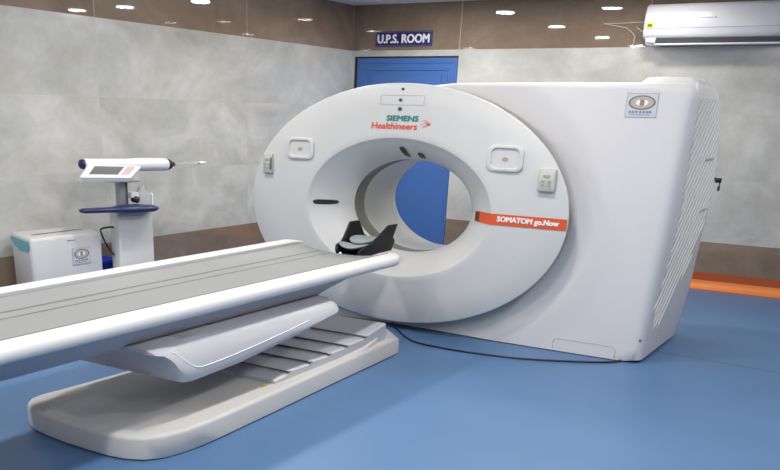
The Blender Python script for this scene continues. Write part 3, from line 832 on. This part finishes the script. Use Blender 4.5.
# blue bin between the appliance and the injector
bn = thing('waste_bin', 'bright blue plastic bin between the white appliance and the injector column', 'bin', (-5.42, 5.33, 0))
def rr(cx, cy, hx, hy, z, r=0.03):
    return [(x, y, z) for x, y in rrect(cx, cy, hx, hy, r)]
link('body', loft([rr(-5.50, 5.30, 0.08, 0.11, 0.0), rr(-5.50, 5.30, 0.10, 0.135, 0.335), rr(-5.50, 5.30, 0.115, 0.15, 0.34), rr(-5.50, 5.30, 0.115, 0.15, 0.36), rr(-5.50, 5.30, 0.10, 0.135, 0.36), rr(-5.50, 5.30, 0.08, 0.11, 0.02)], True, True, True), 'bin_blue', bn)

# ------------------------------------------------------------------ contrast injector on a column
J = thing('contrast_injector', 'white contrast injector on a column with tilted display and clear syringe', 'medical injector', (-5.25, 5.45, 0))
smooth_angle(link('column', loft([rr(-5.24, 5.435, 0.055, 0.195, 0.02, 0.02), rr(-5.24, 5.435, 0.055, 0.195, 0.735, 0.02), rr(-5.24, 5.435, 0.050, 0.185, 0.745, 0.02)], True, True, True), 'box_white', J), 50)
box('column_label', 'line', (-5.186, -5.183, 5.48, 5.60, 0.30, 0.335), J)
link('wheel_base', loft([rr(-5.24, 5.45, 0.11, 0.24, 0.035, 0.05), rr(-5.24, 5.45, 0.11, 0.24, 0.075, 0.05), rr(-5.24, 5.45, 0.08, 0.21, 0.09, 0.04)], True, True, True), 'box_white', J)
for sx in (-1, 1):
    for sy in (-1, 1):
        link('caster', tube_me([(-5.24+sx*0.085-0.012, 5.45+sy*0.2, 0.025), (-5.24+sx*0.085+0.012, 5.45+sy*0.2, 0.025)], 0.025, 14), 'black', J)
# navy grip bar: thin round-ended left half, thicker middle, pointed right end
hb = [(4.80, .004), (4.81, .014), (4.84, .019), (5.08, .021), (5.16, .024), (5.20, .034), (5.40, .036), (5.46, .032), (5.52, .027), (5.56, .026), (5.60, .016), (5.64, .003)]
L = []
for y, r in hb:
    zc = 0.787-(y-4.9)*0.040
    L.append([(-5.13+2.2*r*math.cos(2*PI*k/14), y, zc+r*math.sin(2*PI*k/14)) for k in range(14)])
link('grip_bar', loft(L, True, True, True), 'handle_navy', J)
box('post', 'post_grey', (-5.27, -5.215, 5.30, 5.375, 0.745, 0.99), J, bevel=0.008)
box('post_shade', 'groove', (-5.216, -5.208, 5.363, 5.378, 0.75, 0.985), J)
# display head, tilted towards the viewer
c = [Vector((-5.05, 4.74, 1.030)), Vector((-5.05, 5.255, 1.005)), Vector((-5.25, 5.60, 1.078)), Vector((-5.25, 5.03, 1.103))]
def P(u, v, l=0.0):
    nrm = ((c[1]-c[0]).cross(c[3]-c[0])).normalized()
    p = (c[0]*(1-u)+c[1]*u)*(1-v)+(c[3]*(1-u)+c[2]*u)*v
    return tuple(p+nrm*l)
def patch(pts, l0, l1):
    return loft([[P(u, v, l0) for u, v in pts], [P(u, v, l1) for u, v in pts]], True, True, True)
dsp = link('display', patch([(0.03, 0), (0.97, 0), (1, 0.05), (1, 0.95), (0.97, 1), (0.03, 1), (0, 0.95), (0, 0.05)], -0.030, 0.0), 'barrel', J, smooth=False)
link('screen', patch([(0.13, 0.22), (0.68, 0.22), (0.68, 0.82), (0.13, 0.82)], 0.0, 0.002), 'screen', dsp, smooth=False)
link('keypad', patch([(0.74, 0.22), (0.90, 0.22), (0.90, 0.82), (0.74, 0.82)], 0.0, 0.002), 'keypad', dsp, smooth=False)
box('mount', 'post_grey', (-5.28, -5.12, 5.20, 5.42, 0.965, 0.985), J, bevel=0.006)
# injector barrel
by = [(4.985, .036), (5.02, .041), (5.40, .042), (5.60, .050), (5.88, .050), (5.905, .040)]
link('barrel', tube_me([(-5.27, y, 1.098-(y-5)*0.030) for y, r in by], [r for y, r in by], 22), 'barrel', J)
link('barrel_cap', tube_me([(-5.27, 4.965, 1.100), (-5.27, 4.97, 1.100), (-5.27, 4.99, 1.100)], [.020, .033, .036], 20), 'handle_navy', J)
link('barrel_nose', tube_me([(-5.27, 5.895, 1.071), (-5.27, 5.935, 1.071), (-5.27, 5.99, 1.071), (-5.27, 6.01, 1.071)], [.044, .040, .014, .006], 18), 'black', J)
link('syringe', tube_me([(-5.27, 6.0, 1.071), (-5.27, 6.01, 1.071), (-5.27, 6.28, 1.071), (-5.27, 6.33, 1.071), (-5.27, 6.38, 1.071)], [.014, .016, .017, .010, .004], 16), 'clear', J)
link('syringe_tip', tube_me([(-5.27, 6.31, 1.071), (-5.27, 6.35, 1.071), (-5.27, 6.42, 1.071)], [.008, .014, .006], 12), 'pale', J)
# knob, clear bottle holder
link('knob', tube_me([(-5.20, 5.42, 0.835), (-5.15, 5.42, 0.83)], 0.026, 16), 'black', J)
box('knob_bracket', 'barrel', (-5.27, -5.17, 5.375, 5.46, 0.845, 0.885), J, bevel=0.006)
link('bottle', tube_me([(-5.22, 5.55, 0.747), (-5.22, 5.55, 0.755), (-5.22, 5.55, 0.85), (-5.22, 5.55, 0.885), (-5.22, 5.55, 0.92), (-5.22, 5.55, 0.925)], [.06, .075, .075, .045, .022, .02], 20), 'clear', J)
box('bottle_bracket', 'pale', (-5.20, -5.18, 5.615, 5.632, 0.78, 0.87), J, bevel=0.003)
link('hose', tube_me(spline([(-5.25, 5.26, 0.63), (-5.25, 5.18, 0.635), (-5.25, 5.105, 0.625), (-5.25, 5.115, 0.58), (-5.25, 5.16, 0.50), (-5.24, 5.22, 0.42)], 6), 0.007, 8), 'black', J)

# ------------------------------------------------------------------ cable on the floor
cb = link('floor_cable', tube_me(spline([(-3.32, 6.28, 0.008), (-3.14, 6.03, 0.008), (-2.92, 5.79, 0.008), (-2.75, 5.68, 0.008), (-2.43, 5.655, 0.008), (-2.10, 5.70, 0.008), (-1.90, 5.77, 0.008), (-1.66, 5.90, 0.008), (-1.49, 6.03, 0.008), (-1.44, 6.20, 0.008)], 8), 0.0065, 8), 'black')
tag(cb, 'thin black cable lying on the blue floor in front of the scanner', 'cable')

# ------------------------------------------------------------------ camera and world
cd = bpy.data.cameras.new('camera'); co = bpy.data.objects.new('camera', cd); COL.objects.link(co)
R = ((0.8372393, -0.23267937, 0.49486428), (0.54630166, 0.31587622, -0.77574268), (0.02418346, 0.91982744, 0.39157712))
m4 = Matrix(R).to_4x4(); m4.translation = Vector((0, 0, 1.5)); co.matrix_world = m4
cd.sensor_fit = 'HORIZONTAL'; cd.sensor_width = 36.0
cd.lens = 896.879*36/780
cd.shift_x = (390-312.39)/780; cd.shift_y = (493.202-235)/780
cd.clip_start = 0.05
sc.camera = co
w = bpy.data.worlds.new('world'); sc.world = w; w.use_nodes = True
w.node_tree.nodes['Background'].inputs[0].default_value = (0.8, 0.85, 0.9, 1)
w.node_tree.nodes['Background'].inputs[1].default_value = 0.3
sc.view_settings.view_transform = 'Standard'; sc.view_settings.look = 'None'
sc.view_settings.gamma = 1; sc.view_settings.use_curve_mapping = False
sc.view_settings.exposure = 0.5
sc.cycles.max_bounces = 8; sc.cycles.diffuse_bounces = 5
sc.cycles.use_denoising = True
sc.cycles.sample_clamp_indirect = 8
